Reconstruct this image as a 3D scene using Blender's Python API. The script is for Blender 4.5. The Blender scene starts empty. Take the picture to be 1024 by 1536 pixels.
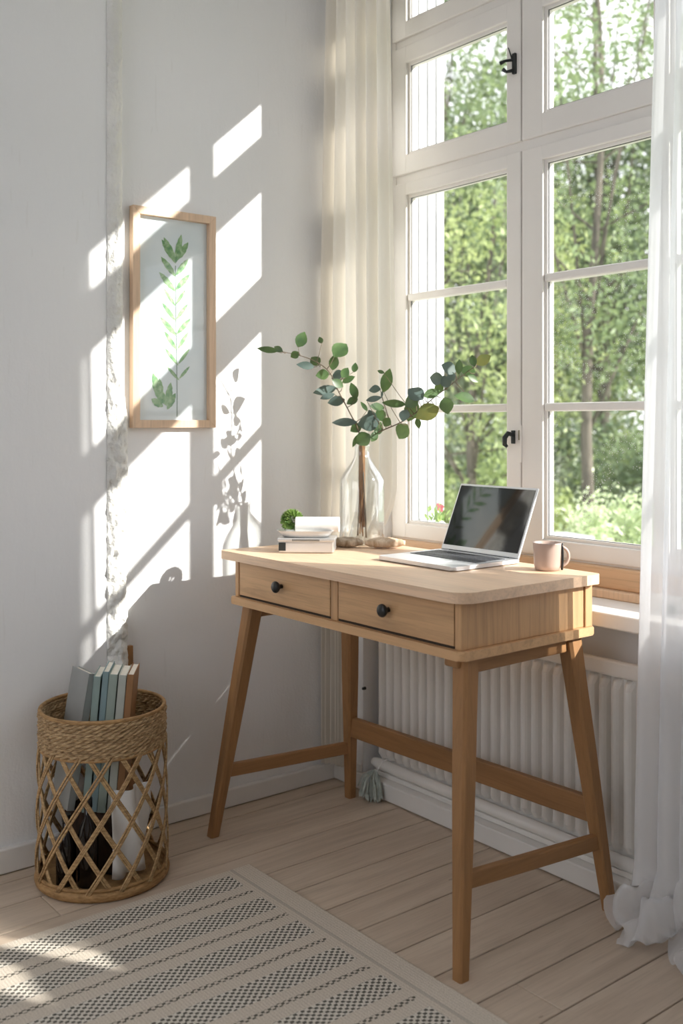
import bpy, bmesh, math, random
import numpy as np
from mathutils import Vector, Matrix, noise
R = random.Random(7)
C0 = Vector((2.42, -1.908, 1.08)); F = 1513.0
VW = Vector((-.7805, .6252, 0)); RT = Vector((.6252, .7805, 0))
col = bpy.context.scene.collection

def pd(px, py, d):            # a point seen at (px, py) of the photo, at distance d
    return C0 + VW*d + RT*((px-512)/F*d) + Vector((0, 0, (635-py)/F*d))

# ---------------------------------------------------------------- materials
class NT:
    def __init__(s, name):
        s.m = bpy.data.materials.new(name); s.m.use_nodes = True
        s.t = s.m.node_tree; s.t.nodes.clear()
        s.out = s.t.nodes.new('ShaderNodeOutputMaterial')
    def n(s, typ, ins=None, **kw):
        nd = s.t.nodes.new('ShaderNode'+typ)
        for k, v in kw.items(): setattr(nd, k, v)
        for k, v in (ins or {}).items(): s.set(nd, k, v)
        return nd
    def set(s, nd, k, v):
        sock = nd.inputs[k]
        if isinstance(v, bpy.types.NodeSocket): s.t.links.new(v, sock)
        elif isinstance(v, tuple) and len(v) == 3 and sock.type == 'RGBA': sock.default_value = (*v, 1)
        else: sock.default_value = v
    def math(s, op, a, b=0.0, c=None):
        nd = s.n('Math', operation=op); s.set(nd, 0, a); s.set(nd, 1, b)
        if c is not None: s.set(nd, 2, c)
        return nd.outputs[0]
    def mix(s, f, a, b, mode='MIX'):
        nd = s.n('Mix', data_type='RGBA', blend_type=mode)
        s.set(nd, 0, f); s.set(nd, 6, a); s.set(nd, 7, b)
        return nd.outputs[2]
    def coord(s, scale=(1, 1, 1), rot=(0, 0, 0)):
        tc = s.n('TexCoord'); mp = s.n('Mapping', {0: tc.outputs['Object']})
        mp.inputs['Scale'].default_value = scale; mp.inputs['Rotation'].default_value = rot
        return mp.outputs[0]
    def noise(s, vec, scale, detail=4, dist=0.0, rough=.5):
        nd = s.n('TexNoise', {'Vector': vec, 'Scale': scale, 'Detail': float(detail), 'Distortion': dist, 'Roughness': rough})
        return nd.outputs['Fac']
    def ramp(s, f, stops):
        nd = s.n('ValToRGB', {0: f}); cr = nd.color_ramp
        while len(cr.elements) < len(stops): cr.elements.new(.5)
        for e, (p, c) in zip(cr.elements, stops):
            e.position = p; e.color = (*c, 1) if len(c) == 3 else c
        return nd.outputs[0]
    def bump(s, h, strength=.3, dist=.002):
        return s.n('Bump', {'Height': h, 'Strength': strength, 'Distance': dist}).outputs[0]
    def done(s, sh):
        s.t.links.new(sh, s.out.inputs[0]); return s.m

def plain(name, c, rough=.5, metal=0., var=.06, vs=8., bs=0., bscale=60., bdist=.001, spec=.5, coat=0.):
    t = NT(name); v = t.coord()
    f = t.noise(v, vs)
    cc = t.ramp(f, [(.3, tuple(x*(1-var) for x in c)), (.7, tuple(min(1, x*(1+var)) for x in c))])
    p = t.n('BsdfPrincipled', {'Base Color': cc, 'Roughness': rough, 'Metallic': metal, 'Specular IOR Level': spec, 'Coat Weight': coat})
    if bs: t.set(p, 'Normal', t.bump(t.noise(v, bscale, 5), bs, bdist))
    return t.done(p.outputs[0])

def wood(name, base, axis='X', dark=.72, rough=.5, dens=1.0):
    t = NT(name)
    k = {'X': (1.2, 16, 16), 'Y': (16, 1.2, 16), 'Z': (16, 16, 1.2)}[axis]
    v = t.coord(tuple(q*dens for q in k))
    a = t.noise(v, 1.6, 6, 1.4, .6)
    k2 = {'X': (6, 220, 220), 'Y': (220, 6, 220), 'Z': (220, 220, 6)}[axis]
    b = t.noise(t.coord(k2), 1.0, 3)
    lo = tuple(x*dark for x in base); hi = tuple(min(1, x*1.13) for x in base)
    c1 = t.ramp(a, [(.28, lo), (.5, base), (.75, hi)])
    c2 = t.mix(t.math('MULTIPLY', t.math('GREATER_THAN', b, .56), .22), c1, tuple(x*.6 for x in base))
    big = t.noise(t.coord(), 5., 2)
    c3 = t.mix(t.math('MULTIPLY', big, .25), c2, tuple(x*.85 for x in base))
    p = t.n('BsdfPrincipled', {'Base Color': c3, 'Roughness': rough, 'Normal': t.bump(t.math('ADD', a, b), .25, .0006)})
    return t.done(p.outputs[0])

def plaster():
    t = NT('white plaster'); v = t.coord()
    big = t.noise(v, 1.6, 3); br = t.noise(t.coord((3, 3, 1)), 14., 6, .5)
    strk = t.noise(t.coord((14, 14, 1.2)), 5., 5, .4)
    c = t.ramp(big, [(.3, (.815, .83, .85)), (.7, (.865, .87, .875))])
    c = t.mix(t.math('MULTIPLY', t.math('GREATER_THAN', strk, .69), .12), c, (.62, .61, .58))
    h = t.math('ADD', t.math('MULTIPLY', br, 1.0), t.math('MULTIPLY', t.noise(v, 160., 4), .5))
    p = t.n('BsdfPrincipled', {'Base Color': c, 'Roughness': .8, 'Normal': t.bump(h, .35, .0035), 'Specular IOR Level': .25})
    return t.done(p.outputs[0])

def thin_glass(name, tint=(.97, .985, .98), edge=2.5, lo=.05, hi=.9, dust=0.):
    t = NT(name)
    lw = t.n('LayerWeight', {'Blend': .5}).outputs['Facing']
    f = t.math('ADD', t.math('MULTIPLY', t.math('POWER', lw, edge), hi-lo), lo)
    tr = t.n('BsdfTransparent', {'Color': tint}); gl = t.n('BsdfGlossy', {'Roughness': .02, 'Color': (1, 1, 1)})
    mx = t.n('MixShader', {0: f, 1: tr.outputs[0], 2: gl.outputs[0]}).outputs[0]
    if dust:
        v = t.coord()
        vo = t.n('TexVoronoi', {'Vector': v, 'Scale': 170.}).outputs['Distance']
        nz = t.noise(v, 6., 4)
        m = t.math('MULTIPLY', t.math('LESS_THAN', vo, .24), t.math('MULTIPLY', t.math('GREATER_THAN', nz, .53), dust))
        m = t.math('ADD', m, t.math('MULTIPLY', nz, .03))
        df = t.n('BsdfDiffuse', {'Color': (.9, .92, .93)})
        mx = t.n('MixShader', {0: m, 1: mx, 2: df.outputs[0]}).outputs[0]
    return t.done(mx)

def cloth(name, c, transl=.4, transp=0., bs=.3, wscale=500.):
    t = NT(name); v = t.coord()
    n1 = t.noise(t.coord((1, 1, .12)), 30., 3)
    cc = t.ramp(n1, [(.3, tuple(x*.96 for x in c)), (.7, c)])
    h = t.noise(t.coord((1, 1, .5)), wscale, 2)
    nm = t.bump(h, bs, .0005)
    d = t.n('BsdfDiffuse', {'Color': cc, 'Normal': nm}).outputs[0]
    tl = t.n('BsdfTranslucent', {'Color': cc}).outputs[0]
    s = t.n('MixShader', {0: transl, 1: d, 2: tl}).outputs[0]
    if transp:
        lw = t.n('LayerWeight', {'Blend': .5}).outputs['Facing']
        f = t.math('MULTIPLY', t.math('SUBTRACT', 1.0, t.math('POWER', lw, 1.5)), transp)
        tp = t.n('BsdfTransparent').outputs[0]
        s = t.n('MixShader', {0: f, 1: s, 2: tp}).outputs[0]
    return t.done(s)

def leafmat(name, a, b, transl=.35, scale=3., rough=.5):
    t = NT(name); v = t.coord()
    c = t.ramp(t.noise(v, scale, 3), [(.32, a), (.68, b)])
    p = t.n('BsdfPrincipled', {'Base Color': c, 'Roughness': rough}).outputs[0]
    tl = t.n('BsdfTranslucent', {'Color': t.mix(.35, c, (.50, .58, .20))}).outputs[0]
    return t.done(t.n('MixShader', {0: transl, 1: p, 2: tl}).outputs[0])

def rugmat():
    t = NT('woven rug'); tc = t.n('TexCoord'); sp = t.n('SeparateXYZ', {0: tc.outputs['Object']})
    x, y = sp.outputs[0], sp.outputs[1]
    wob = t.math('MULTIPLY', t.math('SUBTRACT', t.noise(t.coord(), 9., 2), .5), .006)
    x2 = t.math('ADD', x, wob)
    P = .137
    s = t.math('DIVIDE', t.math('MODULO', t.math('ADD', x2, 10*P+.003), P), P)
    def band(a, b): return t.math('MULTIPLY', t.math('GREATER_THAN', s, a), t.math('LESS_THAN', s, b))
    wide = band(.22, .68); nar = band(.90, .99)
    fx = t.math('SINE', t.math('MULTIPLY', x, math.pi/.0072)); fy = t.math('SINE', t.math('MULTIPLY', y, math.pi/.0085))
    jit = t.math('MULTIPLY', t.math('SUBTRACT', t.noise(t.coord(), 130., 1), .5), .8)
    dots = t.math('GREATER_THAN', t.math('ADD', t.math('MULTIPLY', fx, fy), jit), .10)
    fy2 = t.math('SINE', t.math('MULTIPLY', y, math.pi/.0075)); fx2 = t.math('SINE', t.math('MULTIPLY', x, math.pi/.0065))
    d2 = t.math('GREATER_THAN', t.math('ADD', t.math('MULTIPLY', fx2, fy2), jit), .05)
    inner = t.math('MULTIPLY', t.math('LESS_THAN', y, -.075), t.math('GREATER_THAN', x, .012))
    m = t.math('MULTIPLY', t.math('MAXIMUM', t.math('MULTIPLY', wide, dots), t.math('MULTIPLY', nar, d2)), inner)
    yarn = t.noise(t.coord(), 420., 3)
    base = t.ramp(yarn, [(.3, (.52, .46, .385)), (.7, (.76, .685, .59))])
    pale = t.ramp(yarn, [(.3, (.60, .56, .49)), (.7, (.82, .77, .69))])
    base = t.mix(t.math('MULTIPLY', wide, inner), base, pale)
    edge = t.math('MULTIPLY', t.math('LESS_THAN', t.math('ABSOLUTE', t.math('ADD', y, .055)), .004), .35)
    base = t.mix(edge, base, (.25, .24, .21))
    c = t.mix(t.math('MULTIPLY', m, .92), base, (.085, .08, .065))
    ribs = t.math('SINE', t.math('MULTIPLY', y, 900.))
    h = t.math('ADD', t.math('MULTIPLY', yarn, 1.2), t.math('ADD', t.math('MULTIPLY', ribs, .15), t.math('MULTIPLY', m, -.8)))
    p = t.n('BsdfPrincipled', {'Base Color': c, 'Roughness': .95, 'Specular IOR Level': .1, 'Normal': t.bump(h, .6, .002)})
    return t.done(p.outputs[0])

def floormat():
    t = NT('pale floorboards'); tc = t.n('TexCoord'); sp = t.n('SeparateXYZ', {0: tc.outputs['Object']})
    bid = t.math('FLOOR', t.math('DIVIDE', t.math('SUBTRACT', sp.outputs[0], .077), .115))
    wn = t.n('TexWhiteNoise', noise_dimensions='1D'); t.set(wn, 'W', bid)
    cb = t.n('CombineXYZ', {0: t.math('MULTIPLY', sp.outputs[0], 14.), 1: t.math('ADD', t.math('MULTIPLY', sp.outputs[1], 1.1), t.math('MULTIPLY', wn.outputs[0], 30.)), 2: 0.})
    a = t.noise(cb.outputs[0], 1.5, 6, 1.2, .6)
    fine = t.noise(t.coord((260, 7, 1)), 1., 3)
    c = t.ramp(a, [(.25, (.47, .375, .29)), (.5, (.60, .49, .385)), (.75, (.68, .575, .465))])
    c = t.mix(t.math('MULTIPLY', wn.outputs[0], .35), c, (.50, .405, .32))
    c = t.mix(t.math('MULTIPLY', t.math('GREATER_THAN', fine, .56), .2), c, (.36, .28, .21))
    kn = t.n('TexVoronoi', {'Vector': t.coord((9, 3.5, 1)), 'Scale': 1.}).outputs['Distance']
    c = t.mix(t.math('MULTIPLY', t.math('LESS_THAN', kn, .045), .5), c, (.25, .18, .12))
    p = t.n('BsdfPrincipled', {'Base Color': c, 'Roughness': .55, 'Normal': t.bump(t.math('ADD', a, fine), .2, .0007)})
    return t.done(p.outputs[0])

def weavemat(name, a, b):
    t = NT(name); v = t.coord((1, 1, 4))
    f = t.noise(v, 60., 5, .4)
    c = t.ramp(f, [(.3, a), (.65, b)])
    p = t.n('BsdfPrincipled', {'Base Color': c, 'Roughness': .7, 'Normal': t.bump(t.noise(t.coord((1, 1, 1)), 300., 3), .5, .0008)})
    return t.done(p.outputs[0])

def printpaper():
    t = NT('pale blue print paper'); v = t.coord()
    f = t.noise(v, 5.5, 3, .6)
    c = t.ramp(f, [(.3, (.86, .90, .91)), (.5, (.76, .83, .86)), (.75, (.66, .76, .82))])
    p = t.n('BsdfPrincipled', {'Base Color': c, 'Roughness': .7}); return t.done(p.outputs[0])

def printgreen():
    t = NT('watercolour green'); v = t.coord()
    f = t.noise(v, 70., 4, .4)
    c = t.ramp(f, [(.3, (.11, .28, .12)), (.5, (.26, .44, .21)), (.72, (.50, .64, .42))])
    p = t.n('BsdfPrincipled', {'Base Color': c, 'Roughness': .8}); return t.done(p.outputs[0])

def barkmat(name, a, b, s=30.):
    t = NT(name); v = t.coord((1, 1, .3)); f = t.noise(v, s, 6, .6, .65)
    p = t.n('BsdfPrincipled', {'Base Color': t.ramp(f, [(.35, a), (.65, b)]), 'Roughness': .9, 'Normal': t.bump(f, .8, .004)})
    return t.done(p.outputs[0])

M = {}
M['plaster'] = plaster()
M['rough'] = plain('rough plaster', (.80, .80, .77), .95, bs=1.0, bscale=90., bdist=.006, var=.08, spec=.1)
M['paint'] = plain('white gloss paint', (.80, .775, .745), .38, var=.02, bs=.08, bscale=30.)
M['paintw'] = plain('white paint outside', (.86, .86, .85), .6, var=.03, bs=.2, bscale=20.)
M['render'] = plain('pale grey render', (.38, .40, .40), .8)
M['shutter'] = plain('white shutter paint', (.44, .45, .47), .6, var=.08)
M['rad'] = plain('radiator enamel', (.82, .80, .765), .4, var=.02)
M['base'] = plain('baseboard paint', (.80, .79, .77), .4, var=.03)
M['ceil'] = plain('ceiling paint', (.85, .85, .85), .9)
M['gap'] = plain('dark gap', (.05, .035, .025), .9)
M['seal'] = plain('grey window seal', (.12, .12, .12), .6)
M['oakX'] = wood('oak along length', (.61, .375, .195), 'X')
M['oakY'] = wood('oak across', (.61, .375, .195), 'Y')
M['oakV'] = wood('oak upright grain', (.57, .345, .175), 'Z')
M['top'] = wood('sunlit pale oak top', (.80, .57, .39), 'X', .84)  # oak lightened to carry the sun's brightness on the desktop
M['leg'] = wood('brown oak leg', (.35, .18, .072), 'Z', .72)
M['legX'] = wood('brown oak rail', (.33, .168, .068), 'X', .72)
M['legY'] = wood('brown oak cross rail', (.35, .18, .072), 'Y', .72)
M['frame'] = wood('blond frame wood', (.72, .52, .36), 'Z', .85, dens=1.5)
M['sillwood'] = wood('raw window wood', (.62, .41, .25), 'X', .8)
M['black'] = plain('black knob', (.012, .013, .014), .35)
M['iron'] = plain('dark iron', (.03, .035, .035), .4, metal=.4)
M['brass'] = plain('old brass', (.30, .26, .18), .4, metal=.8)
M['alu'] = plain('silver aluminium', (.74, .76, .79), .32, metal=.55, var=.01)
M['keys'] = plain('dark keys', (.06, .065, .075), .5)
M['pad'] = plain('trackpad', (.66, .69, .73), .3, metal=.4, var=.01)
M['rug'] = rugmat(); M['floor'] = floormat()
M['linen'] = cloth('cream linen', (.90, .865, .80), .45)
M['sheer'] = cloth('white sheer', (.94, .95, .97), .55, transp=.26)
M['wglass'] = thin_glass('window glass', edge=4., lo=.03, hi=.75)
M['wglassd'] = thin_glass('dusty window glass', edge=4., lo=.03, hi=.75, dust=.5)
M['vglass'] = thin_glass('vase glass', (.955, .965, .96), edge=1.9, lo=.05, hi=.85)
M['pglass'] = thin_glass('picture glass', (.98, .99, .99), edge=4., lo=.03, hi=.7)
M['euc'] = leafmat('eucalyptus leaf', (.03, .08, .035), (.10, .19, .06), .22, 22., .4)
M['eucgrey'] = leafmat('grey eucalyptus leaf', (.12, .17, .16), (.075, .12, .11), .12, 20., .45)
M['eucyel'] = leafmat('yellowing leaf', (.22, .20, .05), (.11, .16, .05), .3, 20., .5)
M['stem'] = plain('brown twig', (.16, .12, .08), .7)
M['dry'] = barkmat('brown stems', (.22, .10, .04), (.48, .27, .13), 80.)
M['drift'] = barkmat('driftwood', (.30, .21, .13), (.70, .60, .48), 60.)
M['drift2'] = barkmat('pale driftwood', (.45, .30, .18), (.78, .66, .52), 45.)
M['weave'] = weavemat('rope weave', (.22, .13, .055), (.58, .41, .23))
M['cane'] = weavemat('split cane', (.28, .165, .07), (.56, .38, .195))
M['canebase'] = weavemat('bent cane hoop', (.25, .135, .05), (.45, .27, .115))
M['mug'] = plain('taupe glaze', (.50, .385, .335), .35, var=.04, bs=.1)
M['mugin'] = plain('pale glaze', (.75, .70, .66), .3)
M['tin'] = plain('galvanised tin', (.74, .75, .76), .28, metal=.7, var=.06)
M['tincream'] = plain('white enamel', (.85, .85, .84), .3)
M['paper'] = plain('white paper', (.88, .88, .87), .7, var=.02)
M['ink'] = plain('grey ink', (.35, .36, .38), .7)
M['page'] = plain('book pages', (.80, .76, .68), .85, var=.06, vs=90.)
M['print'] = printpaper(); M['pgreen'] = printgreen()
M['pstem'] = plain('print stem', (.16, .25, .19), .8)
M['sprig'] = leafmat('sprig leaf', (.07, .20, .05), (.42, .58, .18), .3, 60., .5)
M['tassel'] = plain('grey green tassel', (.50, .55, .51), .9, var=.25, vs=60.)
M['stone'] = plain('white stone', (.86, .85, .81), .6)
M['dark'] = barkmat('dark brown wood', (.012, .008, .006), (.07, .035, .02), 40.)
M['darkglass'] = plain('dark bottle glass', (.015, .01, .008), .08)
M['grass'] = leafmat('lawn grass', (.22, .25, .16), (.30, .33, .22), .1, 6.)
M['tree1'] = leafmat('yellow green foliage', (.22, .30, .13), (.46, .52, .23), .35, 1.1)
M['tree2'] = leafmat('mid green foliage', (.07, .115, .06), (.24, .315, .15), .28, 1.1)
M['tree3'] = leafmat('deep green foliage', (.05, .085, .05), (.15, .21, .115), .25, 1.1)
M['bush'] = leafmat('light bush foliage', (.42, .52, .32), (.66, .73, .50), .35, 5.)
M['bark'] = barkmat('tree bark', (.05, .045, .035), (.16, .14, .11), 8.)
M['flower'] = plain('pink petals', (.75, .18, .25), .6)

# ---------------------------------------------------------------- mesh tools
def box(bm, x0, x1, y0, y1, z0, z1, bev=0., seg=2, mat=None, mi=0):
    vs = [bm.verts.new((x, y, z)) for x in (x0, x1) for y in (y0, y1) for z in (z0, z1)]
    fs = [(0, 1, 3, 2), (4, 6, 7, 5), (0, 4, 5, 1), (2, 3, 7, 6), (0, 2, 6, 4), (1, 5, 7, 3)]
    faces = [bm.faces.new([vs[i] for i in f]) for f in fs]
    if mi:
        for f in faces: f.material_index = mi
    if bev:
        es = set(e for f in faces for e in f.edges)
        r = bmesh.ops.bevel(bm, geom=list(es), offset=bev, segments=seg, affect='EDGES', profile=.5)
        vs = list({v for f in r['faces'] for v in f.verts} | {v for v in vs if v.is_valid})
        if mi:
            for f in r['faces']: f.material_index = mi
    if mat is not None: bmesh.ops.transform(bm, matrix=mat, verts=[v for v in vs if v.is_valid])
    return vs

def tube(bm, pts, rad, seg=8, cap=True):
    pts = [Vector(p) for p in pts]; n = len(pts)
    rs = rad if isinstance(rad, (list, tuple)) else [rad]*n
    t = (pts[1]-pts[0]).normalized(); up = Vector((0, 0, 1)) if abs(t.z) < .9 else Vector((1, 0, 0))
    nrm = t.cross(up).normalized(); rings = []
    for i, p in enumerate(pts):
        t2 = (pts[min(i+1, n-1)]-pts[max(i-1, 0)]).normalized()
        nrm = (nrm - t2*nrm.dot(t2)).normalized(); b = t2.cross(nrm)
        rings.append([bm.verts.new(p + (nrm*math.cos(a)+b*math.sin(a))*rs[i]) for a in [2*math.pi*k/seg for k in range(seg)]])
    for a, b in zip(rings, rings[1:]):
        for k in range(seg): bm.faces.new((a[k], a[(k+1) % seg], b[(k+1) % seg], b[k]))
    if cap:
        bm.faces.new(rings[0][::-1]); bm.faces.new(rings[-1])
    return rings

def ring_tube(bm, c, rad, r, n=64, seg=8, prof=None):
    rings = []
    for i in range(n):
        a = 2*math.pi*i/n; d = Vector((math.cos(a), math.sin(a), 0)); rr = []
        for k in range(seg):
            b = 2*math.pi*k/seg; sx, sz = (prof or (1, 1))
            rr.append(bm.verts.new(Vector(c) + d*(rad+r*sx*math.cos(b)) + Vector((0, 0, r*sz*math.sin(b)))))
        rings.append(rr)
    for i in range(n):
        a, b = rings[i], rings[(i+1) % n]
        for k in range(seg): bm.faces.new((a[k], b[k], b[(k+1) % seg], a[(k+1) % seg]))

def lathe(bm, c, prof, n=48, rib=None):
    c = Vector(c); rings = []
    for (r, z) in prof:
        rr = []
        for k in range(n):
            a = 2*math.pi*k/n; q = r*(1+(rib(a, z) if rib else 0))
            rr.append(bm.verts.new(c+Vector((q*math.cos(a), q*math.sin(a), z))))
        rings.append(rr)
    for a, b in zip(rings, rings[1:]):
        for k in range(n): bm.faces.new((a[k], a[(k+1) % n], b[(k+1) % n], b[k]))
    return rings

def closed(bm, rings):
    bm.faces.new(rings[0][::-1]); bm.faces.new(rings[-1])

def leaf(bm, base, d, nrm, L, W, fold=.15, curl=.15, n=6):
    d = Vector(d).normalized(); nrm = Vector(nrm); s = d.cross(nrm).normalized(); nn = s.cross(d).normalized()
    rows = []
    for i in range(n+1):
        t = i/n; w = W*.5*math.sin(math.pi*min(1, t*.97+.03))**.75*(1.0 if t < .5 else (1-.25*(t-.5)))
        if i == 0: w = W*.05
        if i == n: w = W*.02
        c = Vector(base)+d*L*t - nn*curl*L*t*t
        rows.append([bm.verts.new(c-s*w+nn*fold*w), bm.verts.new(c), bm.verts.new(c+s*w+nn*fold*w)])
    for a, b in zip(rows, rows[1:]):
        for k in range(2): bm.faces.new((a[k], a[k+1], b[k+1], b[k]))

def empty(name, loc, label=None, cat=None, group=None, kind=None):
    o = bpy.data.objects.new(name, None); o.empty_display_size = .05; col.objects.link(o); o.location = loc
    return tag(o, label, cat, group, kind)
def tag(o, label=None, cat=None, group=None, kind=None):
    if label: o['label'] = label
    if cat: o['category'] = cat
    if group: o['group'] = group
    if kind: o['kind'] = kind
    return o
def wloc(p):
    v = Vector((0, 0, 0))
    while p is not None: v += p.location; p = p.parent
    return v
def obj(name, bm, mats, parent=None, smooth=False, loc=None, bevel=0., merge=True, label=None):
    if merge: bmesh.ops.recalc_face_normals(bm, faces=bm.faces)
    me = bpy.data.meshes.new(name)
    base = wloc(parent) if parent is not None else Vector((0, 0, 0))
    off = base + (Vector(loc) if (loc is not None and parent is None) else Vector((0, 0, 0)))
    bmesh.ops.translate(bm, verts=bm.verts, vec=-off)
    bm.to_mesh(me); bm.free()
    for m in (mats if isinstance(mats, (list, tuple)) else [mats]): me.materials.append(M[m])
    o = bpy.data.objects.new(name, me); col.objects.link(o)
    if parent is not None: o.parent = parent
    elif loc is not None: o.location = loc
    if smooth:
        for p in me.polygons: p.use_smooth = True
    if bevel:
        md = o.modifiers.new('b', 'BEVEL'); md.width = bevel; md.segments = 2; md.limit_method = 'ANGLE'
    if label: o['label'] = label
    return o
def B(): return bmesh.new()

# ---------------------------------------------------------------- room shell
RX, RY, RZ = 4.3, -3.6, 2.95
bm = B(); k = -2
while True:                                   # floorboards run towards the window
    x0 = .077+.115*k; x1 = x0+.115
    if x0 > RX: break
    x0c, x1c = max(x0, -.0)+.0017, min(x1, RX)-.0017
    if x1c > x0c+.004:
        y = RY
        while y < .1:
            y2 = min(.12, y+R.uniform(1.9, 3.2))
            box(bm, x0c, x1c, y+.0008, y2-.0008, -.03, 0, .0012, 1); y = y2
    k += 1
box(bm, -.1, RX+.1, RY-.1, .2, -.05, -.012, mi=1)
tag(obj('floor', bm, ['floor', 'gap']), kind='structure')
bm = B(); box(bm, -.3, RX+.2, RY-.2, .38, RZ, RZ+.1); tag(obj('ceiling', bm, 'ceil'), kind='structure')
bm = B()
box(bm, -.3, 0, RY-.2, .0, -.05, RZ); box(bm, -.05, .02, RY, -.757, -.05, RZ, .003)
tag(obj('wall_left', bm, 'plaster'), kind='structure')
# rough plaster edge
bm = B(); NZ, NY = 420, 22; rows = []
for i in range(NZ+1):
    z = 2.95*i/NZ; row = []
    wob = .004*noise.noise(Vector((3, 0, z*3)))
    bul = .016*max(0, min(1, (1.22-z)*8)) if z > .5 else .016
    y0, y1 = -.760, -.714+bul+wob
    for j in range(NY+1):
        u = j/NY; y = y0+(y1-y0)*u
        amp = .006 if z > 1.2 else .012
        h = .018+.016*math.sin(math.pi*min(1, u*1.0))**.6 + amp*(noise.noise(Vector((y*45, 1, z*38))) + .6*noise.noise(Vector((y*110, 5, z*95))))
        if j in (0, NY): h = .001
        row.append(bm.verts.new((max(.0005, h), y, z)))
    rows.append(row)
for a, b in zip(rows, rows[1:]):
    for j in range(NY): bm.faces.new((a[j], a[j+1], b[j+1], b[j]))
tag(obj('trim_1', bm, 'rough', smooth=True), kind='structure')
# window wall
bm = B()
box(bm, -.3, .08, 0, .38, .62, RZ); box(bm, -.3, .14, 0, .38, -.05, .62)
box(bm, .14, 1.71, .10, .38, -.05, .62); box(bm, 1.71, 1.95, 0, .18, -.05, RZ)
box(bm, .08, 1.71, 0, .20, 2.50, RZ); box(bm, .08, 1.71, .20, .38, 2.72, RZ)
box(bm, 1.95, RX+.2, 0, .08, -.05, .90); box(bm, 1.95, 2.60, 0, .08, 1.75, RZ); box(bm, 2.60, RX+.2, 0, .08, .90, RZ)
tag(obj('wall_back', bm, 'plaster'), kind='structure')
bm = B(); box(bm, RX, RX+.2, RY-.2, 0, -.05, RZ); tag(obj('wall_right', bm, 'plaster'), kind='structure')
bm = B()
box(bm, -.3, .4, RY-.2, RY, -.05, RZ); box(bm, 2.6, RX+.2, RY-.2, RY, -.05, RZ)
box(bm, .4, 2.6, RY-.2, RY, -.05, 1.0); box(bm, .4, 2.6, RY-.2, RY, 2.6, RZ)
tag(obj('wall_front', bm, 'plaster'), kind='structure')
bm = B()
box(bm, 0, .016, -.75, 0, .002, .052, .004); box(bm, .018, .036, RY, -.745, .002, .062, .004)
tag(obj('baseboard_left', bm, 'base'), kind='structure')
bm = B(); box(bm, .012, 1.94, -.012, .0995, .003, .052, .004); box(bm, 0.0165, .135, -.006, .02, .052, .075, .003)
tag(obj('baseboard_back', bm, 'base'), kind='structure')

# ---------------------------------------------------------------- window 1
w1 = empty('window_1', (.98, .19, .655), kind='structure')
YF = .16
def ring(bm, x0, x1, z0, z1, gx0, gx1, gz0, gz1, y0, y1, bev=.003):
    box(bm, x0, gx0, y0, y1, z0, z1, bev); box(bm, gx1, x1, y0, y1, z0, z1, bev)
    box(bm, gx0-.003, gx1+.003, y0+.0004, y1-.0004, z0, gz0, bev); box(bm, gx0-.003, gx1+.003, y0+.0004, y1-.0004, gz1, z1, bev)
def bead(bm, gx0, gx1, gz0, gz1, y0, y1, w=.009):
    ring(bm, gx0-.001, gx1+.001, gz0-.001, gz1+.001, gx0+w, gx1-w, gz0+w, gz1-w, y0, y1, .002)
bm = B()       # outer frame, transoms and mullions sit a little behind the casements
box(bm, .08, .098, YF+.006, .235, .70, 2.50); box(bm, 1.700, 1.7095, YF+.006, .235, .70, 2.50)
for xm in (.609, 1.040): box(bm, xm-.010, xm+.010, YF+.03, .225, .70, 2.50)
box(bm, .08, 1.7095, YF+.004, .235, .700, .738, .003)
box(bm, .08, 1.7095, YF+.010, .225, 1.810, 1.842, .003); box(bm, .08, 1.7095, YF+.010, .225, 2.226, 2.254, .003)
box(bm, .0805, 1.7095, YF+.004, .199, 2.47, 2.499, .003)
obj('window_frame', bm, 'paint', w1)
cols = [(.088, .607, .151, .557), (.611, 1.038, .682, 1.020), (1.042, 1.698, 1.060, 1.668)]
rows_ = [(.732, 1.812, .776, 1.774), (1.838, 2.228, 1.896, 2.176), (2.252, 2.480, 2.302, 2.43)]
for ci, (x0, x1, a, b) in enumerate(cols):
    for ri, (z0, z1, c, d) in enumerate(rows_):
        bm = B(); ring(bm, x0, x1, z0, z1, a, b, c, d, YF, YF+.042); bead(bm, a, b, c, d, YF+.010, YF+.036)
        cs = obj('casement', bm, 'paint', w1)
        if ri == 0:
            bm = B()
            for zm in (1.1225, 1.4625):
                box(bm, a+.002, b-.002, YF+.004, YF+.036, zm-.011, zm+.011, .005, 3)
            obj('muntin', bm, 'paint', cs)
        bm = B(); ring(bm, a+.007, b-.007, c+.007, d-.007, a+.0105, b-.0105, c+.0105, d-.0105, YF+.0135, YF+.017, 0)
        obj('glass_seal', bm, 'seal', cs)
        bm = B(); zz = [c+.006, d-.006] if ri else [c+.006, 1.1225, 1.4625, d-.006]
        for z2, z3 in zip(zz, zz[1:]):
            box(bm, a+.006, b-.006, YF+.022, YF+.0224, z2+.001, z3-.001)
        # single faces only: keep the inner face of each pane
        fs = [f for f in bm.faces if abs(f.calc_center_median().y-(YF+.022)) > 1e-5]
        bmesh.ops.delete(bm, geom=fs, context='FACES')
        obj('glass_pane', bm, 'wglassd' if ci == 1 and ri == 0 else 'wglass', cs, merge=False)
# sill boards
bm = B(); box(bm, .1405, 1.7095, -.034, .155, .6205, .655, .004); box(bm, .081, .1405, .002, .155, .6205, .6545)
obj('window_sill', bm, 'base', w1)
bm = B(); box(bm, .082, 1.708, .118, .164, .655, .676, .003); obj('sill_strip', bm, 'frame', w1)
bm = B(); box(bm, .082, 1.708, .140, .166, .676, .728, .003); obj('bottom_rail', bm, 'sillwood', w1)
bm = B(); box(bm, .0815, 1.709, .236, .46, .6205, .70, .004); obj('outer_sill', bm, 'paintw', w1)
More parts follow.
